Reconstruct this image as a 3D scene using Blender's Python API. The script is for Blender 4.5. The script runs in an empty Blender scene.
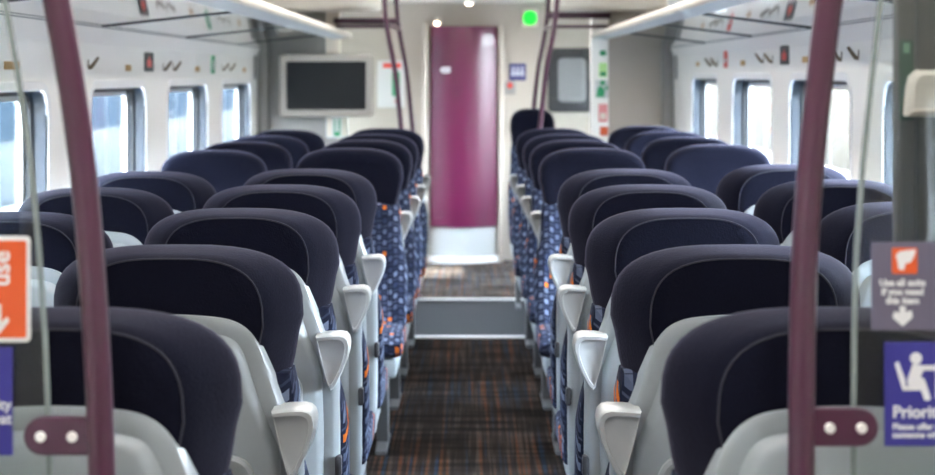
import bpy, bmesh, math, random
from mathutils import Vector, Matrix
random.seed(7)
PI = math.pi
COL = bpy.context.scene.collection
F = 1660.0            # focal length in pixels of a 935 wide frame
HX, HY, CZ = 470.0, 75.5, 1.5
XL, XR = -1.44, 1.38  # inner faces of the two side walls (camera stands at x = 0)
ZR = 1.69             # height at which the racks meet the walls

# ------------------------------------------------------------------ materials
def newmat(name):
    m = bpy.data.materials.new(name); m.use_nodes = True
    nt = m.node_tree; return m, nt, nt.nodes, nt.links, nt.nodes['Principled BSDF']

def mat(name, col, rough=0.5, metal=0.0, var=0.04, scale=40.0, bump=0.0, sheen=0.0, sheen_tint=(1,1,1,1), coat=0.0, spec=0.5):
    m, nt, N, L, b = newmat(name)
    tc = N.new('ShaderNodeTexCoord'); nz = N.new('ShaderNodeTexNoise'); nz.inputs['Scale'].default_value = scale
    nz.inputs['Detail'].default_value = 3
    L.new(tc.outputs['Object'], nz.inputs['Vector'])
    mx = N.new('ShaderNodeMix'); mx.data_type = 'RGBA'
    c = list(col) + [1]
    mx.inputs['A'].default_value = [max(0, v*(1-var)) for v in c[:3]] + [1]
    mx.inputs['B'].default_value = [min(1, v*(1+var)) for v in c[:3]] + [1]
    L.new(nz.outputs['Fac'], mx.inputs['Factor']); L.new(mx.outputs['Result'], b.inputs['Base Color'])
    b.inputs['Roughness'].default_value = rough; b.inputs['Metallic'].default_value = metal
    b.inputs['Coat Weight'].default_value = coat; b.inputs['Specular IOR Level'].default_value = spec
    if sheen:
        b.inputs['Sheen Weight'].default_value = sheen; b.inputs['Sheen Roughness'].default_value = 0.45
        b.inputs['Sheen Tint'].default_value = sheen_tint
    if bump:
        bp = N.new('ShaderNodeBump'); bp.inputs['Strength'].default_value = bump; bp.inputs['Distance'].default_value = 0.002
        L.new(nz.outputs['Fac'], bp.inputs['Height']); L.new(bp.outputs['Normal'], b.inputs['Normal'])
    return m

def emis(name, col, strength):
    m, nt, N, L, b = newmat(name)
    b.inputs['Base Color'].default_value = list(col)+[1]
    b.inputs['Emission Color'].default_value = list(col)+[1]; b.inputs['Emission Strength'].default_value = strength
    return m

def glass(name, tint, refl=1.0):
    m, nt, N, L, b = newmat(name)
    N.remove(b); out = N['Material Output']
    t = N.new('ShaderNodeBsdfTransparent'); t.inputs['Color'].default_value = list(tint)+[1]
    g = N.new('ShaderNodeBsdfGlossy'); g.inputs['Roughness'].default_value = 0.02
    fr = N.new('ShaderNodeFresnel'); fr.inputs['IOR'].default_value = 1.45
    mu = N.new('ShaderNodeMath'); mu.operation = 'MULTIPLY'; mu.inputs[1].default_value = refl
    mx = N.new('ShaderNodeMixShader')
    L.new(fr.outputs[0], mu.inputs[0]); L.new(mu.outputs[0], mx.inputs['Fac'])
    L.new(t.outputs[0], mx.inputs[1]); L.new(g.outputs[0], mx.inputs[2]); L.new(mx.outputs[0], out.inputs['Surface'])
    return m

def fabric_mat(name):
    """navy moquette woven with pale dashes and a few orange squares"""
    m, nt, N, L, b = newmat(name)
    tc = N.new('ShaderNodeTexCoord'); sp = N.new('ShaderNodeSeparateXYZ'); L.new(tc.outputs['Object'], sp.inputs[0])
    def M(op, a, bb=None):
        n = N.new('ShaderNodeMath'); n.operation = op
        for i, v in enumerate((a, bb)):
            if v is None: continue
            if isinstance(v, (int, float)): n.inputs[i].default_value = v
            else: L.new(v, n.inputs[i])
        return n.outputs[0]
    # along the seat cushion the pattern runs on over the front edge: use x and z - y
    u = M('DIVIDE', sp.outputs['X'], 0.023)
    v = M('DIVIDE', M('SUBTRACT', sp.outputs['Z'], sp.outputs['Y']), 0.025)
    cu, cv = M('FLOOR', u), M('FLOOR', v)
    fu, fv = M('FRACT', u), M('FRACT', v)
    par = M('MODULO', M('ADD', M('ADD', cu, cv), 200.0), 2.0)           # checker
    par3 = M('MODULO', M('ADD', cu, 300.0), 3.0)
    wide = M('LESS_THAN', M('ABSOLUTE', M('SUBTRACT', fu, 0.5)), 0.33)
    tall = M('LESS_THAN', M('ABSOLUTE', M('SUBTRACT', fv, 0.5)), 0.42)
    dash = M('MULTIPLY', M('MULTIPLY', wide, tall), par)
    thinbar = M('MULTIPLY', 0.35, M('MULTIPLY', M('LESS_THAN', M('ABSOLUTE', M('SUBTRACT', fv, 0.5)), 0.12), M('SUBTRACT', 1.0, par)))
    pat = M('MAXIMUM', dash, thinbar)
    cell = N.new('ShaderNodeCombineXYZ'); L.new(cu, cell.inputs[0]); L.new(cv, cell.inputs[1])
    wn = N.new('ShaderNodeTexWhiteNoise'); wn.noise_dimensions = '2D'; L.new(cell.outputs[0], wn.inputs['Vector'])
    orange = M('MULTIPLY', M('GREATER_THAN', wn.outputs['Value'], 0.915), M('MULTIPLY', wide, tall))
    ramp = N.new('ShaderNodeMix'); ramp.data_type = 'RGBA'
    ramp.inputs['A'].default_value = (0.022, 0.030, 0.065, 1); ramp.inputs['B'].default_value = (0.15, 0.18, 0.255, 1)
    L.new(wn.outputs['Value'], ramp.inputs['Factor'])
    m1 = N.new('ShaderNodeMix'); m1.data_type = 'RGBA'; m1.inputs['A'].default_value = (0.011, 0.014, 0.031, 1)
    L.new(pat, m1.inputs['Factor']); L.new(ramp.outputs['Result'], m1.inputs['B'])
    m2 = N.new('ShaderNodeMix'); m2.data_type = 'RGBA'; m2.inputs['B'].default_value = (0.50, 0.12, 0.015, 1)
    L.new(orange, m2.inputs['Factor']); L.new(m1.outputs['Result'], m2.inputs['A'])
    L.new(m2.outputs['Result'], b.inputs['Base Color']); b.inputs['Roughness'].default_value = 0.9
    b.inputs['Specular IOR Level'].default_value = 0.08
    return m

def carpet_mat(name, base, k=1.0):
    """dark woven carpet, fine lengthwise lines in rust, blue and grey with broken cross weave"""
    m, nt, N, L, b = newmat(name)
    tc = N.new('ShaderNodeTexCoord'); mp = N.new('ShaderNodeMapping'); L.new(tc.outputs['Object'], mp.inputs['Vector'])
    mp.inputs['Scale'].default_value = (75, 0.7, 1)
    n1 = N.new('ShaderNodeTexNoise'); n1.inputs['Scale'].default_value = 1.0; n1.inputs['Detail'].default_value = 1; L.new(mp.outputs[0], n1.inputs['Vector'])
    r1 = N.new('ShaderNodeValToRGB'); e = r1.color_ramp.elements
    e[0].position = 0.33; e[0].color = (0.025*k, 0.045*k, 0.075*k, 1); e[1].position = 0.66; e[1].color = (0.115*k, 0.043*k, 0.020*k, 1)
    for p, c in ((0.40, base), (0.52, (0.022*k, 0.018*k, 0.017*k)), (0.60, (0.085*k, 0.07*k, 0.06*k))):
        x = e.new(p); x.color = list(c)+[1]
    L.new(n1.outputs['Fac'], r1.inputs['Fac'])
    mp2 = N.new('ShaderNodeMapping'); L.new(tc.outputs['Object'], mp2.inputs['Vector']); mp2.inputs['Scale'].default_value = (2, 14, 1)
    n2 = N.new('ShaderNodeTexNoise'); n2.inputs['Scale'].default_value = 1.0; n2.inputs['Detail'].default_value = 2; L.new(mp2.outputs[0], n2.inputs['Vector'])
    r2 = N.new('ShaderNodeValToRGB'); q = r2.color_ramp.elements
    q[0].position = 0.36; q[0].color = (0.3, 0.3, 0.3, 1); q[1].position = 0.64; q[1].color = (1.25, 1.2, 1.15, 1)
    L.new(n2.outputs['Fac'], r2.inputs['Fac'])
    mx = N.new('ShaderNodeMix'); mx.data_type = 'RGBA'; mx.blend_type = 'MULTIPLY'; mx.inputs['Factor'].default_value = 1
    L.new(r1.outputs['Color'], mx.inputs['A']); L.new(r2.outputs['Color'], mx.inputs['B'])
    L.new(mx.outputs['Result'], b.inputs['Base Color']); b.inputs['Roughness'].default_value = 0.95
    b.inputs['Specular IOR Level'].default_value = 0.03
    return m

MT = {}
MT['velour'] = mat('navy velour', (0.0035, 0.004, 0.0100), 0.85, var=0.3, scale=260, bump=0.45, sheen=0.19, sheen_tint=(0.50, 0.48, 0.68, 1), spec=0.05)
MT['seam'] = mat('seam thread', (0.014, 0.014, 0.025), 0.9, sheen=0.15)
MT['fabric'] = fabric_mat('patterned moquette')
MT['shell'] = mat('pale grey moulding', (0.25, 0.275, 0.29), 0.32, var=0.03, scale=90)
MT['handle'] = mat('light grey handle', (0.34, 0.355, 0.36), 0.35, var=0.02)
MT['tray'] = mat('tray grey', (0.255, 0.275, 0.285), 0.4, var=0.03)
MT['dark'] = mat('charcoal plastic', (0.03, 0.03, 0.035), 0.5)
MT['steel'] = mat('dull steel', (0.10, 0.105, 0.11), 0.5, 0.3)
MT['plum'] = mat('plum coated tube', (0.046, 0.006, 0.025), 0.28, var=0.02, coat=0.2)
MT['bolt'] = mat('bright bolt', (0.80, 0.78, 0.74), 0.35, 0.6)
MT['wall'] = mat('warm white panel', (0.93, 0.905, 0.87), 0.45, var=0.015, scale=6)
MT['cove'] = mat('pale cove', (0.74, 0.735, 0.75), 0.45, var=0.015, scale=6)
MT['trimwhite'] = mat('white trim', (0.86, 0.86, 0.86), 0.3)
MT['reveal'] = mat('slate window rubber', (0.024, 0.034, 0.050), 0.3, var=0.1)
MT['gasket'] = mat('black gasket', (0.012, 0.013, 0.016), 0.4)
MT['endgrey'] = mat('grey beige laminate', (0.44, 0.39, 0.335), 0.5, var=0.03, scale=8)
MT['partgrey'] = mat('partition grey', (0.27, 0.26, 0.245), 0.5, var=0.03, scale=8)
MT['cream'] = mat('cream ceiling panel', (0.74, 0.66, 0.57), 0.45, var=0.02, scale=5)
MT['ceil'] = mat('ceiling white', (0.72, 0.70, 0.67), 0.6, var=0.02, scale=5)
MT['rackrail'] = mat('champagne rail', (0.56, 0.50, 0.43), 0.4, var=0.02)
MT['rackgloss'] = mat('polished rack underside', (0.95, 0.94, 0.90), 0.05, 1.0, var=0.01)
MT['rackmatt'] = mat('rack edge aluminium', (0.40, 0.41, 0.42), 0.4, 0.3)
MT['joint'] = mat('dark joint', (0.035, 0.04, 0.045), 0.5)
MT['lino'] = mat('grey lino', (0.022, 0.024, 0.026), 0.62, var=0.1, scale=60, spec=0.08)
MT['strip'] = mat('threshold aluminium', (0.62, 0.62, 0.62), 0.4, 0.3)
MT['doorplum'] = mat('plum laminate', (0.085, 0.0035, 0.032), 0.3, var=0.04, scale=4, coat=0.15)
MT['silver'] = mat('brushed silver', (0.52, 0.54, 0.54), 0.25, 0.25)
MT['bezel'] = mat('screen surround', (0.36, 0.32, 0.28), 0.45)
MT['screen'] = mat('black screen', (0.006, 0.0065, 0.008), 0.4, spec=0.25)
MT['orange'] = mat('orange sign', (0.58, 0.075, 0.006), 0.5, var=0.02)
MT['blue'] = mat('blue sign', (0.018, 0.014, 0.18), 0.5, var=0.02)
MT['greysign'] = mat('mauve grey sign', (0.10, 0.088, 0.13), 0.5, var=0.02)
MT['signwhite'] = mat('white print', (0.62, 0.62, 0.62), 0.5)
MT['green'] = mat('green sign', (0.012, 0.30, 0.11), 0.5)
MT['limegreen'] = mat('pale green print', (0.50, 0.80, 0.32), 0.5)
MT['darkgreen'] = mat('deep green film', (0.010, 0.042, 0.027), 0.5)
MT['dullgreen'] = mat('dull green print', (0.12, 0.24, 0.17), 0.5)
MT['red'] = mat('red print', (0.72, 0.07, 0.05), 0.5)
MT['pink'] = mat('pink print', (0.70, 0.25, 0.25), 0.5)
MT['gold'] = mat('gold plate', (0.50, 0.27, 0.05), 0.4, 0.3)
MT['hook'] = mat('bronze hook', (0.24, 0.185, 0.125), 0.4, 0.1)
MT['postgrey'] = mat('post grey', (0.052, 0.052, 0.050), 0.5, var=0.04, scale=12)
MT['navyink'] = mat('navy sign', (0.05, 0.05, 0.17), 0.5)
MT['pane'] = glass('window glass', (0.93, 0.97, 0.98), 0.6)
MT['screenglass'] = glass('screen glass', (0.965, 0.985, 0.975), 0.7)
MT['edge'] = mat('polished glass edge', (0.17, 0.20, 0.19), 0.25)
MT['ledgreen'] = emis('green lamp', (0.0, 0.85, 0.03), 0.45)
MT['lampwarm'] = emis('warm lamp', (1.0, 0.82, 0.6), 4.0)
MT['lampwhite'] = emis('white lamp', (1.0, 0.96, 0.91), 9.0)
MT['lampvest'] = emis('vestibule lamp', (1.0, 0.95, 0.88), 60.0)
MT['concrete'] = mat('pale platform paving', (0.20, 0.195, 0.185), 0.9, var=0.2, scale=1.5, spec=0.1)
MT['ballast'] = mat('ballast', (0.12, 0.11, 0.10), 0.95, var=0.3, scale=9)
MT['trainwhite'] = mat('carriage white', (0.06, 0.064, 0.068), 0.9, spec=0.05)
MT['trainblue'] = mat('carriage blue', (0.011, 0.018, 0.026), 0.9, spec=0.03)
MT['brick'] = mat('buff wall', (0.036, 0.032, 0.026), 0.9, var=0.3, scale=1.2, spec=0.05)
MT['carglass'] = mat('carriage glazing', (0.012, 0.016, 0.02), 0.8, spec=0.03)
MT['leaf'] = mat('leaf green', (0.06, 0.08, 0.03), 0.8, var=0.4, scale=6)
MT['bark'] = mat('bark', (0.12, 0.085, 0.06), 0.9, var=0.3)

# ------------------------------------------------------------------ mesh helpers
class MB:
    def __init__(self): self.bm = bmesh.new()
    def loft(self, loops, cap0=True, cap1=True, closed=True):
        bm = self.bm; R = [[bm.verts.new(p) for p in lp] for lp in loops]; n = len(R[0])
        for a, b in zip(R, R[1:]):
            for i in range(n if closed else n-1):
                j = (i+1) % n
                bm.faces.new((a[i], a[j], b[j], b[i]))
        if cap0: bm.faces.new(list(reversed(R[0])))
        if cap1: bm.faces.new(R[-1])
        return self
    def box(self, c, s, bev=0.0, seg=2):
        t = bmesh.new(); bmesh.ops.create_cube(t, size=1.0)
        for v in t.verts: v.co = Vector((v.co.x*s[0]+c[0], v.co.y*s[1]+c[1], v.co.z*s[2]+c[2]))
        if bev: bmesh.ops.bevel(t, geom=list(t.edges), offset=bev, segments=seg, affect='EDGES', profile=0.5)
        return self._join(t)
    def _join(self, t, M=None):
        me = bpy.data.meshes.new('t'); t.to_mesh(me); t.free()
        if M: me.transform(M)
        self.bm.from_mesh(me); bpy.data.meshes.remove(me); return self
    def tube(self, pts, r, seg=16):
        pts = [Vector(p) for p in pts]; loops = []
        for i, p in enumerate(pts):
            d = (pts[min(i+1, len(pts)-1)] - pts[max(i-1, 0)]).normalized()
            ref = Vector((0, 1, 0)) if abs(d.y) < 0.9 else Vector((1, 0, 0))
            a = d.cross(ref).normalized(); b = d.cross(a).normalized()
            rr = r[i] if isinstance(r, (list, tuple)) else r
            loops.append([p + (a*math.cos(2*PI*k/seg) + b*math.sin(2*PI*k/seg))*rr for k in range(seg)])
        return self.loft(loops)
    def prism(self, outline, axis, t0, t1, bev=0.0):
        """outline of 2-D points extruded along an axis: 'y' uses (x,z), 'x' uses (y,z), 'z' uses (x,y)"""
        def P(p, t): return {'y': (p[0], t, p[1]), 'x': (t, p[0], p[1]), 'z': (p[0], p[1], t)}[axis]
        if not bev: return self.loft([[P(p, t0) for p in outline], [P(p, t1) for p in outline]])
        ins = inset(outline, bev); s = 1 if t1 > t0 else -1
        return self.loft([[P(p, t0) for p in ins], [P(p, t0+s*bev) for p in outline],
                          [P(p, t1-s*bev) for p in outline], [P(p, t1) for p in ins]])
    def sphere(self, c, r, u=12, v=8):
        t = bmesh.new(); bmesh.ops.create_uvsphere(t, u_segments=u, v_segments=v, radius=1)
        rr = r if isinstance(r, (tuple, list)) else (r, r, r)
        for q in t.verts: q.co = Vector((q.co.x*rr[0]+c[0], q.co.y*rr[1]+c[1], q.co.z*rr[2]+c[2]))
        return self._join(t)
    def build(self, name, m, parent=None, loc=None, rot=None, angle=40):
        bmesh.ops.recalc_face_normals(self.bm, faces=self.bm.faces)
        me = bpy.data.meshes.new(name); self.bm.to_mesh(me); self.bm.free()
        me.materials.append(m)
        for p in me.polygons: p.use_smooth = True
        me.set_sharp_from_angle(angle=math.radians(angle))
        o = bpy.data.objects.new(name, me); COL.objects.link(o)
        if parent: o.parent = parent
        if loc: o.location = loc
        if rot: o.rotation_euler = rot
        return o

def inset(poly, d):
    n = len(poly); P = [Vector(p) for p in poly]
    area = sum(P[i].x*P[(i+1) % n].y - P[(i+1) % n].x*P[i].y for i in range(n))
    sg = 1 if area > 0 else -1; out = []
    for i in range(n):
        a, b, c = P[i-1], P[i], P[(i+1) % n]
        e1 = (b-a).normalized(); e2 = (c-b).normalized()
        n1 = Vector((-e1.y, e1.x))*sg; n2 = Vector((-e2.y, e2.x))*sg
        k = (n1+n2); L2 = k.length_squared
        if L2 < 1e-6: out.append(tuple(b+n1*d)); continue
        out.append(tuple(b + k*(2*d/L2) if L2 > 1.0 else b + k.normalized()*d*1.3))
    return out

def rrect(w, h, r, k=5, cx=0, cy=0):
    pts = []
    for (sx, sy, a0) in ((1, 1, 0), (-1, 1, 90), (-1, -1, 180), (1, -1, 270)):
        for j in range(k+1):
            a = math.radians(a0 + 90*j/k)
            pts.append((cx + sx*(w/2-r) + r*math.cos(a), cy + sy*(h/2-r) + r*math.sin(a)))
    return pts

def disc(r, n=20, cx=0, cy=0): return [(cx+r*math.cos(2*PI*i/n), cy+r*math.sin(2*PI*i/n)) for i in range(n)]

def tag(o, label=None, cat=None, group=None, kind=None):
    if label: o['label'] = label
    if cat: o['category'] = cat
    if group: o['group'] = group
    if kind: o['kind'] = kind
    return o
def empty(name, loc=(0, 0, 0), label=None, cat=None, group=None, rz=0):
    o = bpy.data.objects.new(name, None); COL.objects.link(o); o.location = loc; o.rotation_euler = (0, 0, rz)
    o.empty_display_size = 0.1
    return tag(o, label, cat, group)
def struct(o): o['kind'] = 'structure'; return o
def copy_tree(o, parent=None):
    c = o.copy(); COL.objects.link(c)
    if parent: c.parent = parent
    for ch in list(o.children): copy_tree(ch, c)
    return c

def lettering(body, size, m, parent, loc, rot=(PI/2, 0, 0), align='LEFT', name='lettering', ext=0.0004, bold=0.0):
    cu = bpy.data.curves.new('f', 'FONT'); cu.body = body; cu.size = size; cu.extrude = ext; cu.align_x = align
    cu.offset = bold; cu.space_line = 0.95; cu.resolution_u = 3
    ob = bpy.data.objects.new('f', cu); COL.objects.link(ob)
    dg = bpy.context.evaluated_depsgraph_get(); dg.update()
    me = bpy.data.meshes.new_from_object(ob.evaluated_get(dg)); me.materials.clear(); me.materials.append(m)
    bpy.data.objects.remove(ob); bpy.data.curves.remove(cu)
    o = bpy.data.objects.new(name, me); COL.objects.link(o); o.parent = parent; o.location = loc; o.rotation_euler = rot
    return o

def at(px, py, d):  return Vector(((px-HX)*d/F, d, CZ-(py-HY)*d/F))
def onwall(px, py, side):
    X = XL if side < 0 else XR
    d = F*X/(px-HX); return Vector((X, d, CZ-(py-HY)*d/F))

# ------------------------------------------------------------------ the setting
YB, YP, YE = -2.6, 11.3, 13.5      # back wall, saloon end, vestibule end
b = MB(); b.box(((XL+XR)/2, (YB+9.5)/2, -0.02), (XR-XL+0.1, 9.5-YB, 0.04)); struct(b.build('floor', carpet_mat('aisle carpet', (0.018, 0.013, 0.011), 0.42)))
b = MB(); b.box(((XL+XR)/2, 10.3, -0.02), (XR-XL+0.1, 1.6, 0.04)); struct(b.build('floor_threshold', MT['lino']))
b = MB(); b.box(((XL+XR)/2, 12.35, -0.02), (XR-XL+0.1, 2.5, 0.04)); struct(b.build('floor_vestibule', carpet_mat('vestibule carpet', (0.09, 0.08, 0.072), 1.2)))
for i, y in enumerate((9.5, 11.1)):
    b = MB(); b.box((-0.03, y, 0.004), (1.2, 0.055, 0.008), 0.002); struct(b.build('trim_%d' % (i+1), MT['strip']))
b = MB(); b.box(((XL+XR)/2, (YB+YP)/2, 2.29), (XR-XL+0.1, YP-YB, 0.06)); struct(b.build('ceiling', MT['ceil']))
b = MB(); b.box(((XL+XR)/2, (YP+YE)/2, 2.115), (XR-XL+0.1, YE-YP, 0.05)); b.box(((XL+XR)/2, YP+0.01, 2.18), (XR-XL+0.1, 0.04, 0.18)); struct(b.build('ceiling_vestibule', MT['ceil']))
b = MB(); b.box(((XL+XR)/2, YE+0.03, 1.05), (XR-XL+0.1, 0.06, 2.2)); struct(b.build('wall_end', MT['endgrey']))
b = MB(); b.box(((XL+XR)/2, YB-0.03, 1.13), (XR-XL+0.1, 0.06, 2.3)); struct(b.build('wall_back', MT['endgrey']))

def ring(cell, hole, r, k=6):
    """matching loops: the rounded hole and the rectangle around it (y, z)"""
    y0, y1, z0, z1 = cell; a0, a1, c0, c1 = hole
    inner = rrect(a1-a0, c1-c0, r, k, (a0+a1)/2, (c0+c1)/2); outer = []
    sides = ((y1, z1), (y0, z1), (y0, z0), (y1, z0))
    for i, p in enumerate(inner):
        q, j = divmod(i, k+1); Y, Z = sides[q]
        # odd quadrants start on the horizontal side
        first_vert = q in (0, 2)
        if j*2 == k: outer.append((Y, Z))
        elif (j*2 < k) == first_vert: outer.append((Y, p[1]))
        else: outer.append((p[0], Z))
    return inner, outer

WN = 0
def side_wall(name, X, sgn, wins, zt, zb, ztop_up):
    """wall panel with window holes; wins = list of (y0, y1)"""
    global WN
    b = MB(); ztop = 1.62
    edges = [YB] + [(wins[i][1]+wins[i+1][0])/2 for i in range(len(wins)-1)] + [YP]
    for i, (y0, y1) in enumerate(wins):
        inner, outer = ring((edges[i], edges[i+1], 0, ztop), (y0, y1, zb, zt), 0.085)
        b.loft([[(X, p[0], p[1]) for p in outer], [(X, p[0], p[1]) for p in inner]], False, False)
    # coved top under the rack, then the lining above it up to the ceiling
    prof = [(X, ztop), (X-sgn*0.008, 1.645), (X-sgn*0.03, ZR+0.01), (X-sgn*0.06, 1.85), (X-sgn*0.2, 2.26)]
    b.loft([[(x, YB, z) for x, z in prof], [(x, YP, z) for x, z in prof]], False, False, closed=False)
    # vestibule stretch with the outer door
    inner, outer = ring((YP, YE, 0, 2.12), (11.75, 12.95, 0.12, 1.98), 0.1)
    b.loft([[(X, p[0], p[1]) for p in outer], [(X, p[0], p[1]) for p in inner]], False, False)
    struct(b.build(name, MT['wall'], angle=25))
    for (y0, y1) in wins:
        WN += 1
        yc, zc, w, h = (y0+y1)/2, (zb+zt)/2, y1-y0, zt-zb
        def L(off, x, r=0.085): return [(x, p[0], p[1]) for p in rrect(w+2*off, h+2*off, max(0.02, r+off), 6, yc, zc)]
        b = MB(); b.loft([L(0, X), L(0, X+sgn*0.045), L(-0.006, X+sgn*0.05), L(-0.006, X+sgn*0.085)], False, False)
        root = struct(b.build('window_%d' % WN, MT['reveal']))
        b = MB(); b.loft([L(0.032, X), L(0.03, X-sgn*0.005), L(0.004, X-sgn*0.005), L(0, X-sgn*0.001), L(0, X+sgn*0.006)], False, False); b.build('trim_ring', MT['trimwhite'], root)
        b = MB(); b.loft([L(-0.004, X+sgn*0.052), L(-0.016, X+sgn*0.052), L(-0.016, X+sgn*0.060), L(-0.004, X+sgn*0.060)], False, False); b.build('gasket', MT['gasket'], root)
        b = MB(); b.loft([L(-0.006, X+sgn*0.078), L(-0.034, X+sgn*0.078), L(-0.034, X+sgn*0.09), L(-0.006, X+sgn*0.09)], False, False); b.build('sash', MT['trimwhite'], root)
        b = MB(); b.loft([L(-0.028, X+sgn*0.084), L(-0.028, X+sgn*0.088)]); b.build('pane', MT['pane'], root)

side_wall('wall_left', XL, -1, [(-1.5, -0.7), (3.1, 4.15), (4.6, 5.66), (6.30, 7.37), (7.90, 9.10), (9.62, 10.88)], 1.448, 0.78, 1.7)
side_wall('wall_right', XR, 1, [(-1.5, -0.7), (2.75, 3.85), (4.42, 5.54), (6.02, 7.16), (7.58, 8.71), (9.22, 10.28)], 1.480, 0.78, 1.7)

def outer_door(name, X, sgn):
    b = MB(); w, h, yc, zc = 1.2, 1.86, 12.35, 1.05
    def L(off, x): return [(x, p[0], p[1]) for p in rrect(w+2*off, h+2*off, max(0.03, 0.1+off), 6, yc, zc)]
    def G(x, o=0): return [(x, p[0], p[1]) for p in rrect(0.72+2*o, 0.98+2*o, 0.1, 6, yc, 1.38)]
    b.loft([L(0, X), L(0, X+sgn*0.05), G(X+sgn*0.05), G(X+sgn*0.09), L(0.0, X+sgn*0.09)], False, False)
    root = struct(b.build(name, MT['trimwhite']))
    b = MB(); b.loft([G(X+sgn*0.066, 0.002), G(X+sgn*0.072, 0.002)]); b.build('pane', MT['pane'], root)
    b = MB(); b.tube([(X-sgn*0.03, 11.85, 0.95), (X-sgn*0.03, 11.85, 1.45)], 0.014, 10); b.tube([(X-sgn*0.03, 11.85, 0.98), (X+sgn*0.052, 11.85, 0.98)], 0.01, 8); b.tube([(X-sgn*0.03, 11.85, 1.42), (X+sgn*0.052, 11.85, 1.42)], 0.01, 8)
    b.build('door_handle', MT['plum'], root)
outer_door('door_1', XL, -1); outer_door('door_2', XR, 1)

# the two end partitions of the saloon
b = MB(); b.prism([(XL, 0), (-.9, 0), (-.9, 2.1), (XL, 2.1)], 'y', YP, YP+.05); struct(b.build('wall_partition_left', MT['partgrey']))
b = MB(); b.box((-.93, YP-.006, 1.86), (.10, .05, .5), .006); struct(b.build('trim_8', MT['cream']))
b = MB(); b.box(((XR+0.93)/2, YP+0.025, 1.05), (XR-0.93, 0.05, 2.1)); struct(b.build('wall_partition_right', MT['endgrey']))
b = MB(); b.box((0.88, YP-0.01, 1.05), (0.12, 0.09, 2.1), 0.012); struct(b.build('trim_3', MT['wall']))
for i, X in enumerate((XL, XR)):
    s = -1 if i == 0 else 1
    b = MB(); b.box((X-s*0.035, YP-0.03, 0.9), (0.09, 0.1, 1.8), 0.03); struct(b.build('trim_%d' % (4+i), MT['partgrey']))
# bulkheads above the end of the racks, round nosed on the aisle side
for i, (X, xi) in enumerate(((XL, -0.60), (XR, 0.55))):
    s = -1 if i == 0 else 1
    prof = [(X, 10.75)] + [(xi + s*0.14 - s*0.14*math.cos(a), 10.92 - 0.17*math.sin(a)) for a in [PI/2-j*PI/12 for j in range(0, 7)]] + [(xi, 11.28), (X, 11.28)]
    prof = prof if s < 0 else list(reversed(prof))
    b = MB(); b.prism(prof, 'z', 1.93, 2.26, 0.02); struct(b.build('trim_%d' % (6+i), MT['cream']))

# ------------------------------------------------------------------ luggage racks
def rack(sgn, X, xi, zi, label, joints):
    x0 = X - sgn*0.025
    root = empty('luggage_rack', (x0, (YB+YP)/2, ZR), label, 'luggage rack', 'overhead racks along both sides')
    root_inv = Vector(root.location)
    ya, yb = 2.2, YP-0.06
    def part(bld, name, m): return bld.build(name, m, root, loc=-root_inv)
    f = 0.80; xm, zm = x0+(xi-x0)*f, ZR+(zi-ZR)*f
    b = MB(); q = [(x0, ZR), (xm, zm), (xm, zm+0.018), (x0, ZR+0.018)]
    b.loft([[(x, ya, z) for x, z in q], [(x, yb, z) for x, z in q]]); part(b, 'shelf', MT['rackgloss'])
    b = MB(); q = [(xm, zm), (xi+sgn*0.02, zi), (xi+sgn*0.02, zi+0.03), (xm, zm+0.02)]
    b.loft([[(x, ya, z) for x, z in q], [(x, yb, z) for x, z in q]]); part(b, 'shelf_edge', MT['rackmatt'])
    b = MB(); q = [(xi+0.014*math.cos(a)+sgn*0.012, zi+0.014+0.019*math.sin(a)) for a in [2*PI*k/14 for k in range(14)]]
    b.loft([[(x, ya, z) for x, z in q], [(x, yb, z) for x, z in q]]); part(b, 'front_rail', MT['rackrail'])
    for y in joints:
        b = MB(); n = Vector((-(zi-ZR), 0, (xi-x0))).normalized()*0.004; n = n if n.z < 0 else -n
        q = [(x0, ZR), (xm, zm), (xm+n.x, zm+n.z), (x0+n.x, ZR+n.z)]
        b.loft([[(x, y-0.028, z) for x, z in q], [(x, y+0.028, z) for x, z in q]]); part(b, 'joint_strip', MT['joint'])
    b = MB(); b.box((x0+sgn*0.006, (ya+yb)/2, ZR), (0.012, yb-ya, 0.012)); part(b, 'wall_rail', MT['joint'])
    return root
rack(-1, XL, -0.80, 1.757, 'long polished luggage rack with champagne front rail above the left windows', (2.7, 4.55, 6.40, 8.30, 10.1))
rack(1, XR, 0.82, 1.757, 'long polished luggage rack with champagne front rail above the right windows', (2.9, 4.7, 6.60, 8.0, 9.6))

# ------------------------------------------------------------------ seats
def rec(z): return -(z-1.1)*0.12
def hw_outline(s, t, n=11, zb=0.95):
    """half outline mirrored: headrest seen from behind; s = side inset, t = top inset"""
    W, H, zs = 0.225, 0.248, 0.128
    pts = []
    k = (W-s)/W; kz = (H-t)/H
    pts.append((0.198, 0.0)); pts.append((0.209, 0.045)); pts.append((0.217, 0.09))
    for j in range(n+1):
        a = (PI/2)*j/n; c, sn = math.cos(a), math.sin(a)
        pts.append((W*(c**(2/3.0)), (H-zs)+zs*(sn**(2/3.0))))
    right = [(x*k, zb+z*kz) for x, z in pts]
    left = [(-x, z) for x, z in reversed(right[:-1])]
    return right + left
def sheared(loop, y): return [(x, y+rec(z), z) for x, z in loop]

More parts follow.
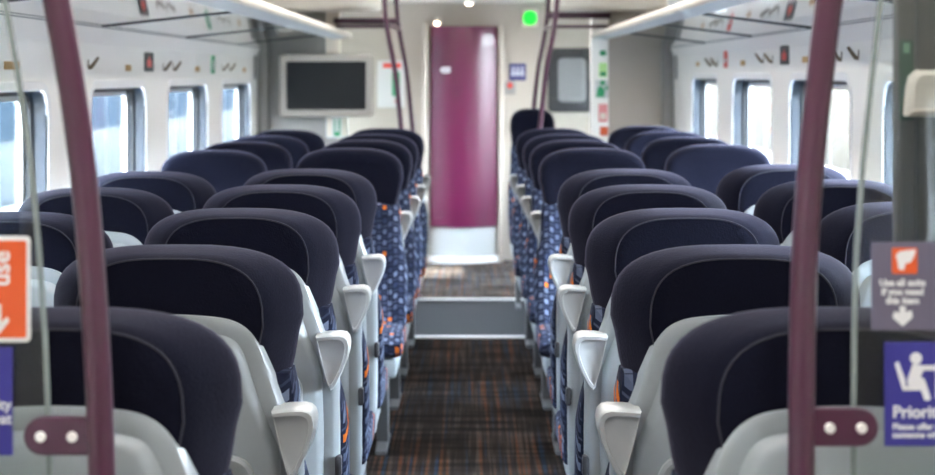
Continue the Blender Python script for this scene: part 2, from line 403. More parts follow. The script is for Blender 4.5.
def mesh_shell():
    half = [(0.195, .30), (0.220, .34), (0.226, .50), (0.228, .70), (0.225, .83), (0.208, .890), (0.192, .932), (0.181, .965), (0.171, 1.0), (0.158, 1.036), (0.138, 1.063), (0.106, 1.080), (0.055, 1.087), (0, 1.089)]
    full = half + [(-x, z) for x, z in reversed(half[:-1])]
    o = []
    for i in range(len(full)-1):                      # Catmull-Rom through the points
        p0, p1, p2, p3 = full[max(0, i-1)], full[i], full[i+1], full[min(len(full)-1, i+2)]
        for t in ((0, .34, .67) if i > 3 and i < len(full)-5 else (0,)):
            o.append(tuple(.5*((2*p1[c])+(p2[c]-p0[c])*t+(2*p0[c]-5*p1[c]+4*p2[c]-p3[c])*t*t+(3*p1[c]-p0[c]-3*p2[c]+p3[c])*t**3) for c in (0, 1)))
    o.append(full[-1])
    b = MB(); L = [sheared(o, .055), sheared(o, -.004), sheared(inset(o, .006), -.016), sheared(inset(o, .014), -.020),
                   sheared(inset(o, .034), -.019), sheared(inset(o, .042), -.034), sheared(inset(o, .052), -.040)]
    b.loft(L); return b
def mesh_headrest():
    b = MB(); L = [sheared(hw_outline(.085, .036), -.013), sheared(hw_outline(.066, .018), -.012), sheared(hw_outline(.058, .014), -.007), sheared(hw_outline(.040, .008), .014), sheared(hw_outline(.020, .004), .042),
                   sheared(hw_outline(.005, .000), .066), sheared(hw_outline(0, 0), .082), sheared(hw_outline(.003, .004), .102), sheared(hw_outline(.014, .014), .118),
                   sheared(hw_outline(.03, .028), .122), sheared(hw_outline(.06, .06), .112), sheared(hw_outline(.12, .12), .098)]
    b.loft(L); return b
def mesh_seam():
    lp = hw_outline(.062, .016); pts = [(x, -.0105+rec(z), z) for x, z in lp]
    b = MB(); b.tube(pts, 0.0015, 6); return b
def mesh_back():
    half = [(0.21, .44), (0.238, .47), (0.243, .56), (0.243, .70), (0.232, .76), (0.219, .81), (0.216, .86), (0.215, .93), (0.206, .975)]
    o = half + [(-x, z) for x, z in reversed(half)]
    b = MB(); b.loft([sheared(inset(o, .02), .02), sheared(inset(o, .004), .032), sheared(o, .05), sheared(o, .10), sheared(inset(o, .01), .122), sheared(inset(o, .035), .128), sheared(inset(o, .065), .112)])
    return b
def mesh_cushion():
    b = MB(); prof = [(.13, .40), (.12, .44), (.13, .475), (.20, .485), (.35, .490), (.46, .495), (.52, .485), (.55, .455), (.545, .415), (.50, .395)]
    W = 0.238; loops = []
    for x, k in ((-W, .018), (-W+.008, .006), (-W+.03, 0), (0, -.006), (W-.03, 0), (W-.008, .006), (W, .018)):
        loops.append([(x, y, z) for y, z in inset(prof, k)] if k > 0 else [(x, y, z + (k if z > .47 else 0)) for y, z in prof])
    b.loft(loops); return b
def mesh_base():
    b = MB(); b.box((0, .30, .352), (.43, .40, .085), .02); b.box((0, .12, .36), (.42, .10, .14), .02); return b
def mesh_leg(s):
    b = MB(); x = s*.15
    b.prism([(.14, .31), (.40, .31), (.36, .26), (.33, .03), (.44, .015), (.44, 0), (.10, 0), (.10, .015), (.22, .03), (.20, .26)], 'x', x-.022, x+.022, .004); return b
def mesh_handle(s):
    P = [(.182, .922), (.208, .925), (.236, .926), (.247, .923), (.254, .916), (.257, .902), (.255, .884), (.249, .862), (.239, .838), (.227, .813), (.220, .803), (.214, .800), (.209, .806), (.201, .836), (.191, .878)]
    P = [(s*x, z) for x, z in P]; c = (s*.222, .885)
    b = MB(); S = lambda k, y: sheared([(c[0]+(x-c[0])*k, c[1]+(z-c[1])*k) for x, z in P], y)
    def T(k, y): return sheared([(c[0]-s*.004+(x-c[0])*k, c[1]-.003+(z-c[1])*k) for x, z in P], y)
    b.loft([S(.70, -.028), S(.72, .004), S(.90, .010), S(1, .002), S(1, -.064), S(.975, -.070), S(.93, -.073), T(.83, -.073), T(.80, -.066), T(.78, -.0655)])
    return b
def mesh_tray():
    o = rrect(.30, .25, .045, 5, 0, .715)
    b = MB(); b.loft([sheared(o, -.036), sheared(o, -.052), sheared(inset(o, .006), -.058), sheared(inset(o, .012), -.058), sheared(inset(o, .018), -.054)]); return b
def mesh_latch():
    b = MB(); b.loft([sheared(rrect(.05, .02, .007, 3, 0, .858), -.038), sheared(rrect(.05, .02, .007, 3, 0, .858), -.062), sheared(rrect(.042, .012, .004, 3, 0, .858), -.064)]); return b
def mesh_button(s):
    b = MB(); b.loft([sheared(rrect(.014, .05, .006, 3, s*.226, .615), -.002), sheared(rrect(.014, .05, .006, 3, s*.226, .615), -.028), sheared(rrect(.008, .044, .004, 3, s*.226, .615), -.030)]); return b

CACHE = {}
def prototype(side, handle, tray):
    """a seat facing +y; handle = -1/0/+1 gives the side of the grab handle"""
    root = empty('train_seat')
    def P(name, key, fn, m):
        if key in CACHE: o = CACHE[key].copy(); COL.objects.link(o); o.parent = root
        else: o = fn().build(name, m, root, angle=38); CACHE[key] = o
        return o
    P('backrest_shell', 'shell', mesh_shell, MT['shell'])
    h = P('headrest', 'head', mesh_headrest, MT['velour'])
    if 'seam' not in CACHE: CACHE['seam'] = mesh_seam().build('seam', MT['seam'], h)
    else: o = CACHE['seam'].copy(); COL.objects.link(o); o.parent = h
    P('backrest_cushion', 'back', mesh_back, MT['fabric'])
    P('seat_cushion', 'cush', mesh_cushion, MT['fabric'])
    P('seat_pan', 'base', mesh_base, MT['shell'])
    P('leg', 'legl', lambda: mesh_leg(-1), MT['steel']); P('leg', 'legr', lambda: mesh_leg(1), MT['steel'])
    if handle: P('grab_handle', 'hd%d' % handle, lambda: mesh_handle(handle), MT['handle'])
    if tray:
        t = P('tray_table', 'tray', mesh_tray, MT['tray'])
        if 'latch' not in CACHE: CACHE['latch'] = mesh_latch().build('latch', MT['dark'], t)
        else: o = CACHE['latch'].copy(); COL.objects.link(o); o.parent = t
    if handle: P('recline_button', 'bt%d' % handle, lambda: mesh_button(handle), MT['dark'])
    return root
PROTO = {}
def seat(x, d, face, handle, tray, label, scale=1.0):
    key = (handle, tray)
    if key not in PROTO: o = PROTO[key] = prototype(0, handle, tray)
    else: o = copy_tree(PROTO[key])
    o.location = (x, d-0.08 if face > 0 else d+0.08, 0); o.rotation_euler = (0, 0, 0 if face > 0 else PI); o.scale = (scale,)*3
    tag(o, label, 'seat', 'train seats of the saloon'); return o

D = [2.18, 2.98, 3.80, 4.62, 5.40, 6.92, 7.80, 8.60, 9.50]
EL = [-.302, -.302, -.302, -.305, -.305, -.280, -.272, -.268, -.262]     # aisle edge of the left headrests
ER = [.2535, .255, .2655, .2755, .286, .2875, .280, .275, .262]
ORD = ['nearest', 'second', 'third', 'fourth', 'fifth']
ORF = ['nearest', 'second', 'third', 'farthest']
for i, d in enumerate(D):
    away = i < 5
    for s in (-1, 1):
        xc = (EL[i]-.222) if s < 0 else (ER[i]+.222)
        sd = 'left' if s < 0 else 'right'
        hs = (1 if s < 0 else -1) * (1 if away else -1)
        if away: lab = 'grey backed navy seat turned away, %s of five beside the aisle on the %s' % (ORD[i], sd)
        else: lab = 'navy seat facing the camera, %s of four beside the aisle on the %s' % (ORF[i-5], sd)
        seat(xc, d, 1 if away else -1, hs, away, lab)
        if i == 0: continue
        pw = .515 if (away or s > 0) else .565
        if not away and s > 0: pw = .525
        xw = xc + s*pw
        if away: lab = 'grey backed navy seat turned away, %s of four beside the %s windows' % (ORF[i-1], sd)
        else: lab = 'navy seat facing the camera, %s of four beside the %s windows' % (ORF[i-5], sd)
        o = seat(xw, d, 1 if away else -1, 0, away, lab); o.scale.z = .993 if s < 0 else 1.012
o = seat(0.265+.222*.66, 11.0, -1, 0, False, 'dark narrow tall seat at the saloon end, just right of the plum door', 1.07); o.scale.x = .66

# ------------------------------------------------------------------ grab poles and glass screens
PX = [(0.0, .372), (0.6, .376), (1.0, .384), (1.15, .398), (1.3, .413), (1.45, .428), (1.586, .447), (1.72, .475), (1.86, .497), (2.0, .508), (2.25, .515)]
PNL = [(0.0, .388), (0.9, .389), (1.043, .391), (1.20, .397), (1.312, .405), (1.391, .412), (1.482, .4245), (1.586, .443), (1.70, .468), (1.86, .494), (2.0, .507), (2.25, .515)]
PNR = [(0.0, .408), (0.9, .4085), (1.043, .409), (1.20, .410), (1.312, .413), (1.36, .416), (1.482, .429), (1.586, .440), (1.70, .459), (1.86, .485), (2.0, .500), (2.25, .510)]
TAB = [PX]
def pole_x(z):
    T = TAB[0]
    for (a, xa), (b_, xb) in zip(T, T[1:]):
        if a <= z <= b_: return xa+(xb-xa)*(z-a)/(b_-a)
    return T[-1][1]
def grab_pole(s, d, off, label, r=0.0155, top=2.26, group=None):
    root = empty('grab_pole', (off+s*pole_x(0), d, 0), label, 'pole', group)
    L0 = -Vector(root.location)
    zs = [top*k/44 for k in range(45)]
    # ease the corner points with a small running mean
    xs = [(pole_x(max(0, z-.06))+2*pole_x(z)+pole_x(min(top, z+.06)))/4 for z in zs]
    b = MB(); b.tube([(off+s*x, d, z) for x, z in zip(xs, zs)], r, 18); b.build('tube', MT['plum'], root, loc=L0)
    b = MB(); b.tube([(off+s*xs[0], d, 0), (off+s*xs[0], d, .012), (off+s*xs[0], d, .02)], [.034, .034, .02], 18); b.build('foot_flange', MT['plum'], root, loc=L0)
    return root
OFF = -0.03
def bracket(root, s, d, z, off):
    L0 = -Vector(root.location); x = off+s*pole_x(z)
    ol = [(x, z-.0215), (x+s*.0655, z-.0215)] + [(x+s*(.0655+.0215*math.sin(a)), z-.0215*math.cos(a)) for a in [PI*k/10 for k in range(1, 10)]] + [(x+s*.0655, z+.0215), (x, z+.0215)]
    b = MB(); b.prism(ol, 'y', d-.007, d+.007, .002); br = b.build('bracket', MT['plum'], root, loc=L0)
    for q in (.031, .067):
        b = MB(); b.prism(disc(.0062, 14, x+s*q, z), 'y', d-.0105, d-.006, .001); o = b.build('bolt', MT['bolt'], br)
    return br
def glass_screen(s, d, off, X, label, z0, z1, gap, name='glass_screen', group=None):
    zs = [z0+(z1-z0)*k/20 for k in range(21)]
    edge = [(off+s*(pole_x(z)+gap), z) for z in zs]
    ol = edge + [(X, z1), (X, z0)]
    root = empty(name, ((edge[0][0]+X)/2, d, z0), label, 'screen', group); L0 = -Vector(root.location)
    b = MB(); b.prism(ol, 'y', d-.003, d+.003); b.build('glass_panel', MT['screenglass'], root, loc=L0, angle=60)
    b = MB(); b.loft([[(x, d-.0034, z) for x, z in edge], [(x+s*.003, d-.0034, z) for x, z in edge], [(x+s*.003, d+.0034, z) for x, z in edge], [(x, d+.0034, z) for x, z in edge]], False, False, closed=False)
    b.tube([(x, d, z) for x, z in edge], .003, 8)
    b.build('polished_edge', MT['edge'], root, loc=L0)
    return root

for s, X, sd in ((-1, XL+.01, 'left'), (1, XR-.01, 'right')):
    TAB[0] = PNL if s < 0 else PNR
    p = grab_pole(s, 1.90, OFF, 'big curved plum grab pole with bolted bracket in the %s foreground' % sd, group=None)
    bracket(p, s, 1.90, 1.088 if s < 0 else 1.098, OFF); bracket(p, s, 1.90, 1.84, OFF); bracket(p, s, 1.90, 0.36, OFF)
    glass_screen(s, 1.912, OFF, X, 'clear glass draught screen with signs, %s foreground beside the plum pole' % sd, 0.0, 2.0, .062)
TAB[0] = PX
for s, sd in ((-1, 'left'), (1, 'right')):
    a = grab_pole(s, 10.2, OFF+.008 if s < 0 else OFF+.06, 'thin curved plum pole nearer to camera of the far %s pair' % sd)
    c = grab_pole(s, 11.22, OFF+.04 if s < 0 else OFF+.05, 'thin curved plum pole against the far %s glass screen' % sd)
    # rail joining the pair and the top bar of the glass
    L0 = -Vector(a.location); z = 1.815
    xa = (OFF+.008 if s < 0 else OFF+.06)+s*pole_x(z); xc = (OFF+.04 if s < 0 else OFF+.05)+s*pole_x(z)
    b = MB(); b.tube([(xa, 10.2, z), (xc, 11.22, z)], .014, 12); b.build('rail', MT['plum'], a, loc=L0)
    L1 = -Vector(c.location); xo = -.92 if s < 0 else .95
    b = MB(); b.box(((xc+s*.0+xo)/2, 11.22, 1.868 if s < 0 else 1.905), (abs(xo-xc), .05, .042), .006); b.build('top_bar', MT['plum'], c, loc=L1)
    b = MB(); b.box(((xc+s*.0+xo)/2, 11.24, 1.832), (abs(xo-xc)*.95, .03, .022), .004); b.build('lower_bar', MT['plum'], c, loc=L1)
    glass_screen(s, 11.262, OFF, -.898 if s < 0 else .815, 'far clear glass screen between plum pole and %s' % ('the display screen' if s < 0 else 'the white sign pillar'), 0.0, 1.83, .055)

# ------------------------------------------------------------------ signs on the front glass
yg = 1.912-.0034
def sign_root(name, px, py, label, cat='sign', d=yg): return empty(name, at(px, py, d), label, cat)
k = yg/F
# orange sign, left
r = sign_root('exit_sign', -8, 289, 'orange sign with white border on the left foreground glass')
b = MB(); b.prism(rrect(78*k, 106*k, .006), 'y', -.0022, 0, .0003); b.build('border', MT['signwhite'], r)
b = MB(); b.prism(rrect(70*k, 97*k, .003), 'y', -.0028, -.0010); b.build('face', MT['orange'], r)
lettering('use', 26*k, MT['signwhite'], r, (18*k, -.003, 3*k), (PI/2, -PI/2, 0), bold=.0006)
b = MB(); b.prism([(5*k, -15*k), (10*k, -15*k), (10*k, -33*k), (16*k, -27*k), (18*k, -32*k), (7.5*k, -45*k), (-3*k, -32*k), (-1*k, -27*k), (5*k, -33*k)], 'y', -.0036, -.0026); b.build('arrow', MT['signwhite'], r)
# blue sign, left
r = sign_root('priority_sign', -22, 401, 'blue sign cut by left picture edge, below the orange sign on glass')
b = MB(); b.prism(rrect(70*k, 108*k, .001), 'y', -.0022, 0, .0003); b.build('face', MT['blue'], r)
lettering('Priority\nseat', 15*k, MT['signwhite'], r, (34*k, -.0026, -8*k), align='RIGHT', bold=.0003)
# grey sign, right
r = sign_root('notice_sign', 906, 286, 'mauve grey sign with orange square and white arrow on right glass')
b = MB(); b.prism(rrect(70*k, 88*k, .0025), 'y', -.0022, 0, .0003); b.build('face', MT['greysign'], r)
b = MB(); b.prism(rrect(25.5*k, 26*k, .002, 4, -2*k, 25.5*k), 'y', -.0028, -.0010); ic = b.build('icon', MT['orange'], r); ic['label'] = 'orange square icon'
b = MB(); b.prism([(-11*k, 31*k), (-7*k, 35*k), (1*k, 36*k), (9*k, 37*k), (8*k, 31*k), (4*k, 24*k), (-1*k, 23*k), (-3*k, 16*k), (-8*k, 17*k), (-9*k, 24*k)], 'y', -.0034, -.0026); b.build('pictogram', MT['signwhite'], ic)
lettering('Use all exits\nif you need\nthis item', 9.4*k, MT['signwhite'], r, (-4*k, -.0026, 0.5*k), align='CENTER', bold=.0004)
b = MB(); b.prism([(-7*k, -20*k), (-1*k, -20*k), (-1*k, -26*k), (5*k, -24*k), (6*k, -31*k), (-4*k, -40*k), (-14*k, -31*k), (-12*k, -25*k), (-7*k, -27*k)], 'y', -.003, -.002); b.build('arrow', MT['signwhite'], r)
# blue priority sign, right
r = sign_root('priority_sign', 918, 394, 'blue priority sign with white seated figure on right glass')
b = MB(); b.prism(rrect(68*k, 104*k, .001), 'y', -.0022, 0, .0003); b.build('face', MT['blue'], r)
b = MB()
b.prism(disc(6*k, 16, -2.5*k, 36*k), 'y', -.0028, -.0016)
b.prism([(-24*k, 31*k), (-20*k, 33*k), (-13*k, 14*k), (-13*k, 8*k), (3*k, 8*k), (3*k, 4*k), (-16*k, 4*k)], 'y', -.0028, -.0016)
b.prism([(-6*k, 30*k), (6*k, 29*k), (17*k, 29*k), (17*k, 24*k), (5*k, 24*k), (2*k, 18*k), (6*k, 15*k), (12*k, -3*k), (11*k, -6*k), (6*k, -6*k), (2*k, 5*k), (-11*k, 9*k), (-11*k, 15*k)], 'y', -.0030, -.0016)
b.prism([(17*k, 31*k), (21*k, 31*k), (21*k, -4*k), (17*k, -4*k)], 'y', -.0028, -.0016)
b.build('pictogram', MT['signwhite'], r)
lettering('Priority', 17*k, MT['signwhite'], r, (-26*k, -.0026, -23*k), bold=.0005)
lettering('Please offer this seat to\nsomeone who needs it', 8.6*k, MT['signwhite'], r, (-26*k, -.0026, -35*k), bold=.0003)

# grey overhead end panel in the right foreground, with its green notice and pale grip
d0 = 2.02
r = empty('end_panel', (.69, d0+.06, 2.26), 'grey overhead end panel at right edge behind the glass', 'panel')
L0 = -Vector(r.location)
xl = (898-HX)*d0/F
b = MB(); b.box(((xl+XR-.004)/2, d0+.014, 1.745), (XR-.004-xl, .028, 1.01), .003); b.build('panel', MT['postgrey'], r, loc=L0)
b = MB(); b.box((xl+.022, d0-.002, 1.745), (.003, .006, 1.0)); b.build('seam', MT['joint'], r, loc=L0)
kk = d0/F
r2 = empty('emergency_notice', (xl+.0098, d0-.001, CZ-(80-HY)*kk), 'narrow green notice on the edge of the grey end panel', 'notice')
b = MB(); b.prism(rrect(14*kk, 80*kk, .001), 'y', -.0012, .0005); b.build('face', MT['darkgreen'], r2)
b = MB(); b.prism([(-3*kk, 27*kk), (3*kk, 27*kk), (3*kk, 37*kk), (-3*kk, 37*kk)], 'y', -.002, -.0008); b.prism([(-1.8*kk, 28*kk), (1.6*kk, 28*kk), (1.6*kk, 35.5*kk), (-1.8*kk, 35.5*kk)], 'y', -.0021, -.0008)
b.build('pictogram', MT['dullgreen'], r2)
lettering('Exit', 9*kk, MT['limegreen'], r2, (3*kk, -.0016, -28*kk), (PI/2, -PI/2, 0))
ol = [(0, 0), (38*kk, 0), (44*kk, 6*kk), (44*kk, 40*kk), (38*kk, 46*kk), (12*kk, 46*kk), (5*kk, 40*kk), (2*kk, 28*kk), (0, 6*kk)]
r3 = empty('coat_grip', at(902, 116, d0-.001), 'rounded off white grip plate on the grey end panel', 'grip')
b = MB(); b.prism(ol, 'y', -.03, .001, .006); b.build('plate', mat('off white', (.44, .40, .36), .5), r3)
b = MB(); b.box((22*kk, -.031, 6*kk), (34*kk, .004, 3*kk), .001); b.build('lip', MT['rackrail'], r3)

# ------------------------------------------------------------------ small things on the side walls
def plate(side, px, py, w, h, m, name, label, cat, group=None, inner=None):
    p = onwall(px, py, side); s = -1 if side < 0 else 1
    r = empty(name, p, label, cat, group)
    b = MB(); b.prism(rrect(w, h, min(w, h)*.12, 3), 'x', 0, -s*.004, .001); b.build('plate', m, r)
    if inner:
        b = MB(); b.prism(inner[0], 'x', -s*.0035, -s*.0052); b.build(inner[2] if len(inner) > 2 else 'print', inner[1], r)
    return r
def hook(side, px, py, label):
    p = onwall(px, py, side); s = -1 if side < 0 else 1
    r = empty('coat_hook', p, label, 'hook', 'coat hooks on the side walls')
    b = MB(); b.prism(rrect(.012, .026, .005, 4), 'x', 0, -s*.003, .001); b.build('back_plate', MT['hook'], r)
    b = MB(); b.tube([(-s*.002, 0, -.018), (-s*.012, 0, -.016), (-s*.022, 0, -.004), (-s*.032, 0, .010), (-s*.040, 0, .022)], [.007, .008, .0075, .0065, .005], 10); b.build('prong', MT['hook'], r)
for px, py, l in ((88, 63, 'bronze coat hook on the left wall just right of the foreground pole'),
                  (163, 66, 'bronze coat hook on left wall, first right of the dark red notice'), (173, 66, 'bronze coat hook on left wall, second right of the dark red notice'),
                  (222, 67, 'bronze coat hook on left wall, first right of the green plate'), (229, 67, 'bronze coat hook on left wall, second right of the green plate')):
    hook(-1, px, py, l)
for px, py, l in ((859, 53, 'bronze coat hook on right wall, nearest of all on that side'), (842, 55, 'bronze coat hook on right wall just right of the foreground pole'),
                  (773, 58, 'bronze coat hook on right wall, first left of the dark red notice'), (764, 58, 'bronze coat hook on right wall, second left of the dark red notice'),
                  (718, 62, 'bronze coat hook on right wall, first left of the red plate'), (712, 62, 'bronze coat hook on right wall, second left of the red plate')):
    hook(1, px, py, l)
for px, py, w, l in ((11, 65.5, .16, 'widest gold seat plate on left wall, left of the foreground pole'), (128, 68, .10, 'gold seat plate on left wall, first left of the dark red notice'),
                     (197, 69, .12, 'gold seat plate on left wall between dark red notice and green plate'), (244, 70, .12, 'pale gold plate farthest along the left wall')):
    plate(-1, px, py, w, .026, MT['gold'], 'seat_plate', l, 'plate', 'gold seat plates on the walls')
for px, py, w, l in ((806, 59.5, .12, 'gold seat plate on right wall right of the dark red notice'), (743, 63, .12, 'gold seat plate on right wall between the red plate and dark red notice'),
                     (698, 64, .12, 'pale gold plate farthest along the right wall')):
    plate(1, px, py, w, .026, MT['gold'], 'seat_plate', l, 'plate', 'gold seat plates on the walls')
fl = [(-.055, -.02), (-.01, -.026), (.055, -.02), (.045, .012), (.02, .004), (0, .028), (-.03, .006), (-.05, .012)]
plate(-1, 148.5, 62, .20, .085, MT['dark'], 'safety_notice', 'dark notice with red print on the left wall', 'notice', None, (fl, MT['red']))
plate(1, 785, 55, .20, .085, MT['dark'], 'safety_notice', 'dark notice with red print on the right wall', 'notice', None, (fl, MT['red']))
plate(-1, 212.5, 64.5, .13, .10, MT['green'], 'emergency_plate', 'small green emergency plate on the left wall', 'notice', None, ([(-.02, -.03), (.02, -.03), (.02, .0), (.035, 0), (0, .034), (-.035, 0), (-.02, 0)], MT['signwhite']))
plate(1, 726, 58.5, .12, .10, MT['red'], 'alarm_plate', 'small red alarm plate on the right wall', 'notice', None, ([(-.035, -.02), (.035, -.02), (.035, .0), (-.035, .0)], MT['signwhite']))
for side, px, py in ((-1, 263, 72), (1, 679, 72)):
    X = XL if side < 0 else XR
    r = empty('speaker_grille', (X, 11.1, 1.56), 'narrow grey grille at the far end of the %s wall' % ('left' if side < 0 else 'right'), 'grille')
    b = MB(); b.prism(rrect(.09, .17, .02), 'x', 0, -side*.006, .002); b.build('plate', MT['partgrey'], r)
    b = MB()
    for q in range(6): b.box((-side*.0065, 0, -.06+q*.024), (.002, .06, .006))
    b.build('slots', MT['joint'], r)

# ------------------------------------------------------------------ far end
# display screen on the left partition
dt = 11.21; k2 = dt/F
r = empty('display_screen', at(326.5, 85.5, dt-.0), 'large black display screen in a beige surround on the left end wall', 'screen')
W, H = 94*k2, 63*k2
def TL(o, y, rr=.03): return [(p[0], y, p[1]) for p in rrect(W-2*o, H-2*o, max(.012, rr-o), 5)]
b = MB(); b.loft([TL(.01, .03), TL(0, .02), TL(0, -.02), TL(.012, -.035), TL(.046, -.035), TL(.052, -.022)], True, False); b.build('surround', MT['bezel'], r)
b = MB(); b.loft([TL(.050, -.018), TL(.050, -.024)]); b.build('panel', MT['screen'], r)
# stickers below it
r = empty('small_notice', at(337, 127, 11.29), 'pale notice with green stripes below the display screen', 'notice')
b = MB(); b.prism(rrect(22*k2, 22*k2, .01), 'y', -.004, .014); b.build('plate', MT['signwhite'], r)
for m, x0, x1, z0, z1 in ((MT['cream'], -10, -5, -9, 9), (MT['green'], -3, 3, -9, -5), (MT['cream'], 5, 10, -9, 9), (MT['green'], -3, -1.6, -5, 8), (MT['green'], 1.6, 3, -5, 8)):
    b = MB(); b.prism([(x0*k2, z0*k2), (x1*k2, z0*k2), (x1*k2, z1*k2), (x0*k2, z1*k2)], 'y', -.006, -.003); b.build('stripe', m, r)
# red and green notice behind the left glass
de = YE-.004; k3 = de/F
r = empty('wall_notice', at(391, 84, de), 'white notice with red and green print behind the left far poles', 'notice')
b = MB(); b.prism(rrect(27*k3, 47*k3, .01), 'y', -.006, .002); b.build('plate', MT['signwhite'], r)
b = MB(); b.prism([(-8*k3, 16*k3), (10*k3, 16*k3), (10*k3, 21*k3), (-8*k3, 21*k3)], 'y', -.009, -.005); b.build('heading', MT['red'], r)
b = MB(); b.prism([(1*k3, -12*k3), (9*k3, -12*k3), (9*k3, 12*k3), (1*k3, 12*k3)], 'y', -.009, -.005); b.build('panel', MT['green'], r)
b = MB(); b.prism([(4*k3, -19*k3), (9*k3, -19*k3), (9*k3, -15*k3), (4*k3, -15*k3)], 'y', -.009, -.005); b.build('footer', MT['red'], r)

# curved plum toilet door with pale surround
r = empty('toilet_door', ((462-HX)*k3, YE-.2, 0), 'curved plum sliding door at the far end of the aisle', 'door')
L0 = -Vector(r.location)
xa, xb = (427-HX)*k3, (497-HX)*k3
def bow(x, base, bulge): t = (x-xa)/(xb-xa); return base - bulge*math.sin(PI*(0.15+0.75*t))
def curved(x0, x1, z0, z1, base, bulge, th, n=18):
    xs = [x0+(x1-x0)*i/n for i in range(n+1)]
    fr = [(x, bow(x, base, bulge)) for x in xs]; bk = [(x, y+th) for x, y in reversed(fr)]
    return MB().loft([[(x, y, z0) for x, y in fr+bk], [(x, y, z1) for x, y in fr+bk]])
curved(xa+.03, xb, .29, 1.895, YE-.10, .16, .03).build('leaf', MT['doorplum'], r, loc=L0)
b = curved(xa+.02, xb, .02, .285, YE-.075, .16, .03); b.build('kick_panel', MT['silver'], r, loc=L0)['label'] = 'silver kick panel below the plum leaf'
b = curved(xa-.05, xb+.03, 0, .05, YE-.11, .17, .08); b.build('sill', MT['trimwhite'], r, loc=L0)
b = MB(); b.box((xa-.01, YE-.14, .97), (.04, .20, 1.9), .015); b.build('jamb', MT['endgrey'], r, loc=L0)
b = MB(); b.box((xb+.03, YE-.09, .95), (.04, .17, 1.90), .015); b.build('jamb', MT['endgrey'], r, loc=L0)
b = MB(); b.prism(rrect(12*k3, 6*k3, 3*k3*.9), 'y', -.004, .004); pl = b.build('badge', MT['signwhite'], r, loc=Vector(((447-HX)*k3, bow((447-HX)*k3, YE-.10, .16)-.003, CZ-(70-HY)*k3))+L0)
lettering('WC', 5*k3, MT['navyink'], pl, (0, -.006, -.018), align='CENTER', name='lettering')
# signs right of the door
r = empty('toilet_sign', at(517.5, 72, de), 'square navy sign with white figures right of the plum door', 'sign')
b = MB(); b.prism(rrect(17*k3, 17*k3, .008), 'y', -.008, .005, .002); b.build('plate', MT['navyink'], r)
b = MB()
for q in (-4.5, 0, 4.5):
    b.prism(disc(1.5*k3, 10, q*k3, 4*k3), 'y', -.011, -.007); b.prism([(q*k3-1.8*k3, -4*k3), (q*k3+1.8*k3, -4*k3), (q*k3+1.5*k3, 2*k3), (q*k3-1.5*k3, 2*k3)], 'y', -.011, -.007)
b.build('pictogram', mat('muted white', (.5, .5, .6), .5), r)
r = empty('call_panel', at(510, 88, de), 'small grey panel with red button below the navy sign', 'panel')
b = MB(); b.prism(rrect(11*k3, 13*k3, .008), 'y', -.010, .005, .002); b.build('plate', MT['partgrey'], r)
b = MB(); b.prism(disc(2.8*k3, 14, 0, 2.5*k3), 'y', -.018, -.008, .002); b.build('button', MT['red'], r)
r = empty('exit_lamp', at(530, 18, de), 'round glowing green lamp high on the end wall', 'lamp')
b = MB(); b.prism(rrect(16*k3, 18*k3, .02), 'y', -.02, .005, .003); b.build('housing', MT['cream'], r)
b = MB(); b.prism(rrect(13.5*k3, 14*k3, .05), 'y', -.026, -.018, .002); b.build('lens', MT['ledgreen'], r)
r = empty('door_lamp', at(437, 23.5, YE-.24), 'tiny warm lamp at the top of the plum door', 'lamp')
b = MB(); b.sphere((0, 0, 0), (2.8*k3, .02, 2*k3)); b.build('bulb', MT['lampwarm'], r)
b = MB(); b.box((0, .12, .03), (.07, .25, .05), .01); b.build('housing', MT['endgrey'], r)
p = at(469, 2, 13.0)
r = empty('spot_lamp', p, 'small white spot lamp under the vestibule ceiling above the door', 'lamp')
b = MB(); b.tube([(0, 0, .04), (0, 0, 0), (0, 0, -.012)], [.04, .05, .035], 18); b.build('housing', MT['trimwhite'], r)
b = MB(); b.sphere((0, 0, -.014), (.03, .03, .012)); b.build('bulb', MT['lampwarm'], r)
# framed dark window in the end wall, right
r = MB(); xa2, xb2 = (548-HX)*k3, (596-HX)*k3; za, zb2 = CZ-(48-HY)*k3, CZ-(112-HY)*k3
cx, cz, w, h = (xa2+xb2)/2, (za+zb2)/2, xb2-xa2, za-zb2
def WL(o, y): return [(p[0], y, p[1]) for p in rrect(w-2*o, h-2*o, .04, 5, cx, cz)]
r.loft([WL(0, YE), WL(0, YE-.03), WL(.075, YE-.03), WL(.085, YE-.01)], False, False); rw = struct(r.build('window_%d' % (WN+1), MT['gasket']))
b = MB(); b.loft([WL(.075, YE-.02), WL(.075, YE-.012)]); b.build('pane', mat('frosted grey pane', (.21, .21, .22), .35), rw)
# signs on the white pillar
dp = YP-.0565; k4 = dp/F
def psign(px, py, w, h, m, name, label, shapes):
    r = empty(name, at(px, py, dp), label, 'sign')
    b = MB(); b.prism(rrect(w*k4, h*k4, .006), 'y', -.004, .002); b.build('plate', m, r)
    for sh, mm in shapes:
        b = MB(); b.prism([(x*k4, z*k4) for x, z in sh], 'y', -.006, -.003); b.build('print', mm, r)
psign(603, 53, 6, 5, MT['green'], 'green_sign', 'smallest green sign at the top of the white pillar', [])
psign(603, 70, 8, 14, MT['limegreen'], 'pale_sign', 'pale lime sign in the middle of the white pillar', [([(-3, -6), (3, -6), (3, -2), (-3, -2)], MT['green'])])
psign(602, 89, 13, 18, MT['signwhite'], 'green_arrow_sign', 'white sign with green running figure on the white pillar', [([(-6, -8), (2, -8), (3, -2), (0, 3), (-4, 2)], MT['green']), ([(3.5, -2), (6, 0), (5, 4), (3, 3)], MT['green']), ([(-2, 4), (3, 4), (3, 8.5), (-2, 8.5)], MT['green'])])
psign(603, 113, 9, 18, MT['pink'], 'pink_sign', 'faded pink sign low on the white pillar', [([(-3, -6), (3, -6), (3, 0), (-3, 0)], MT['cream'])])
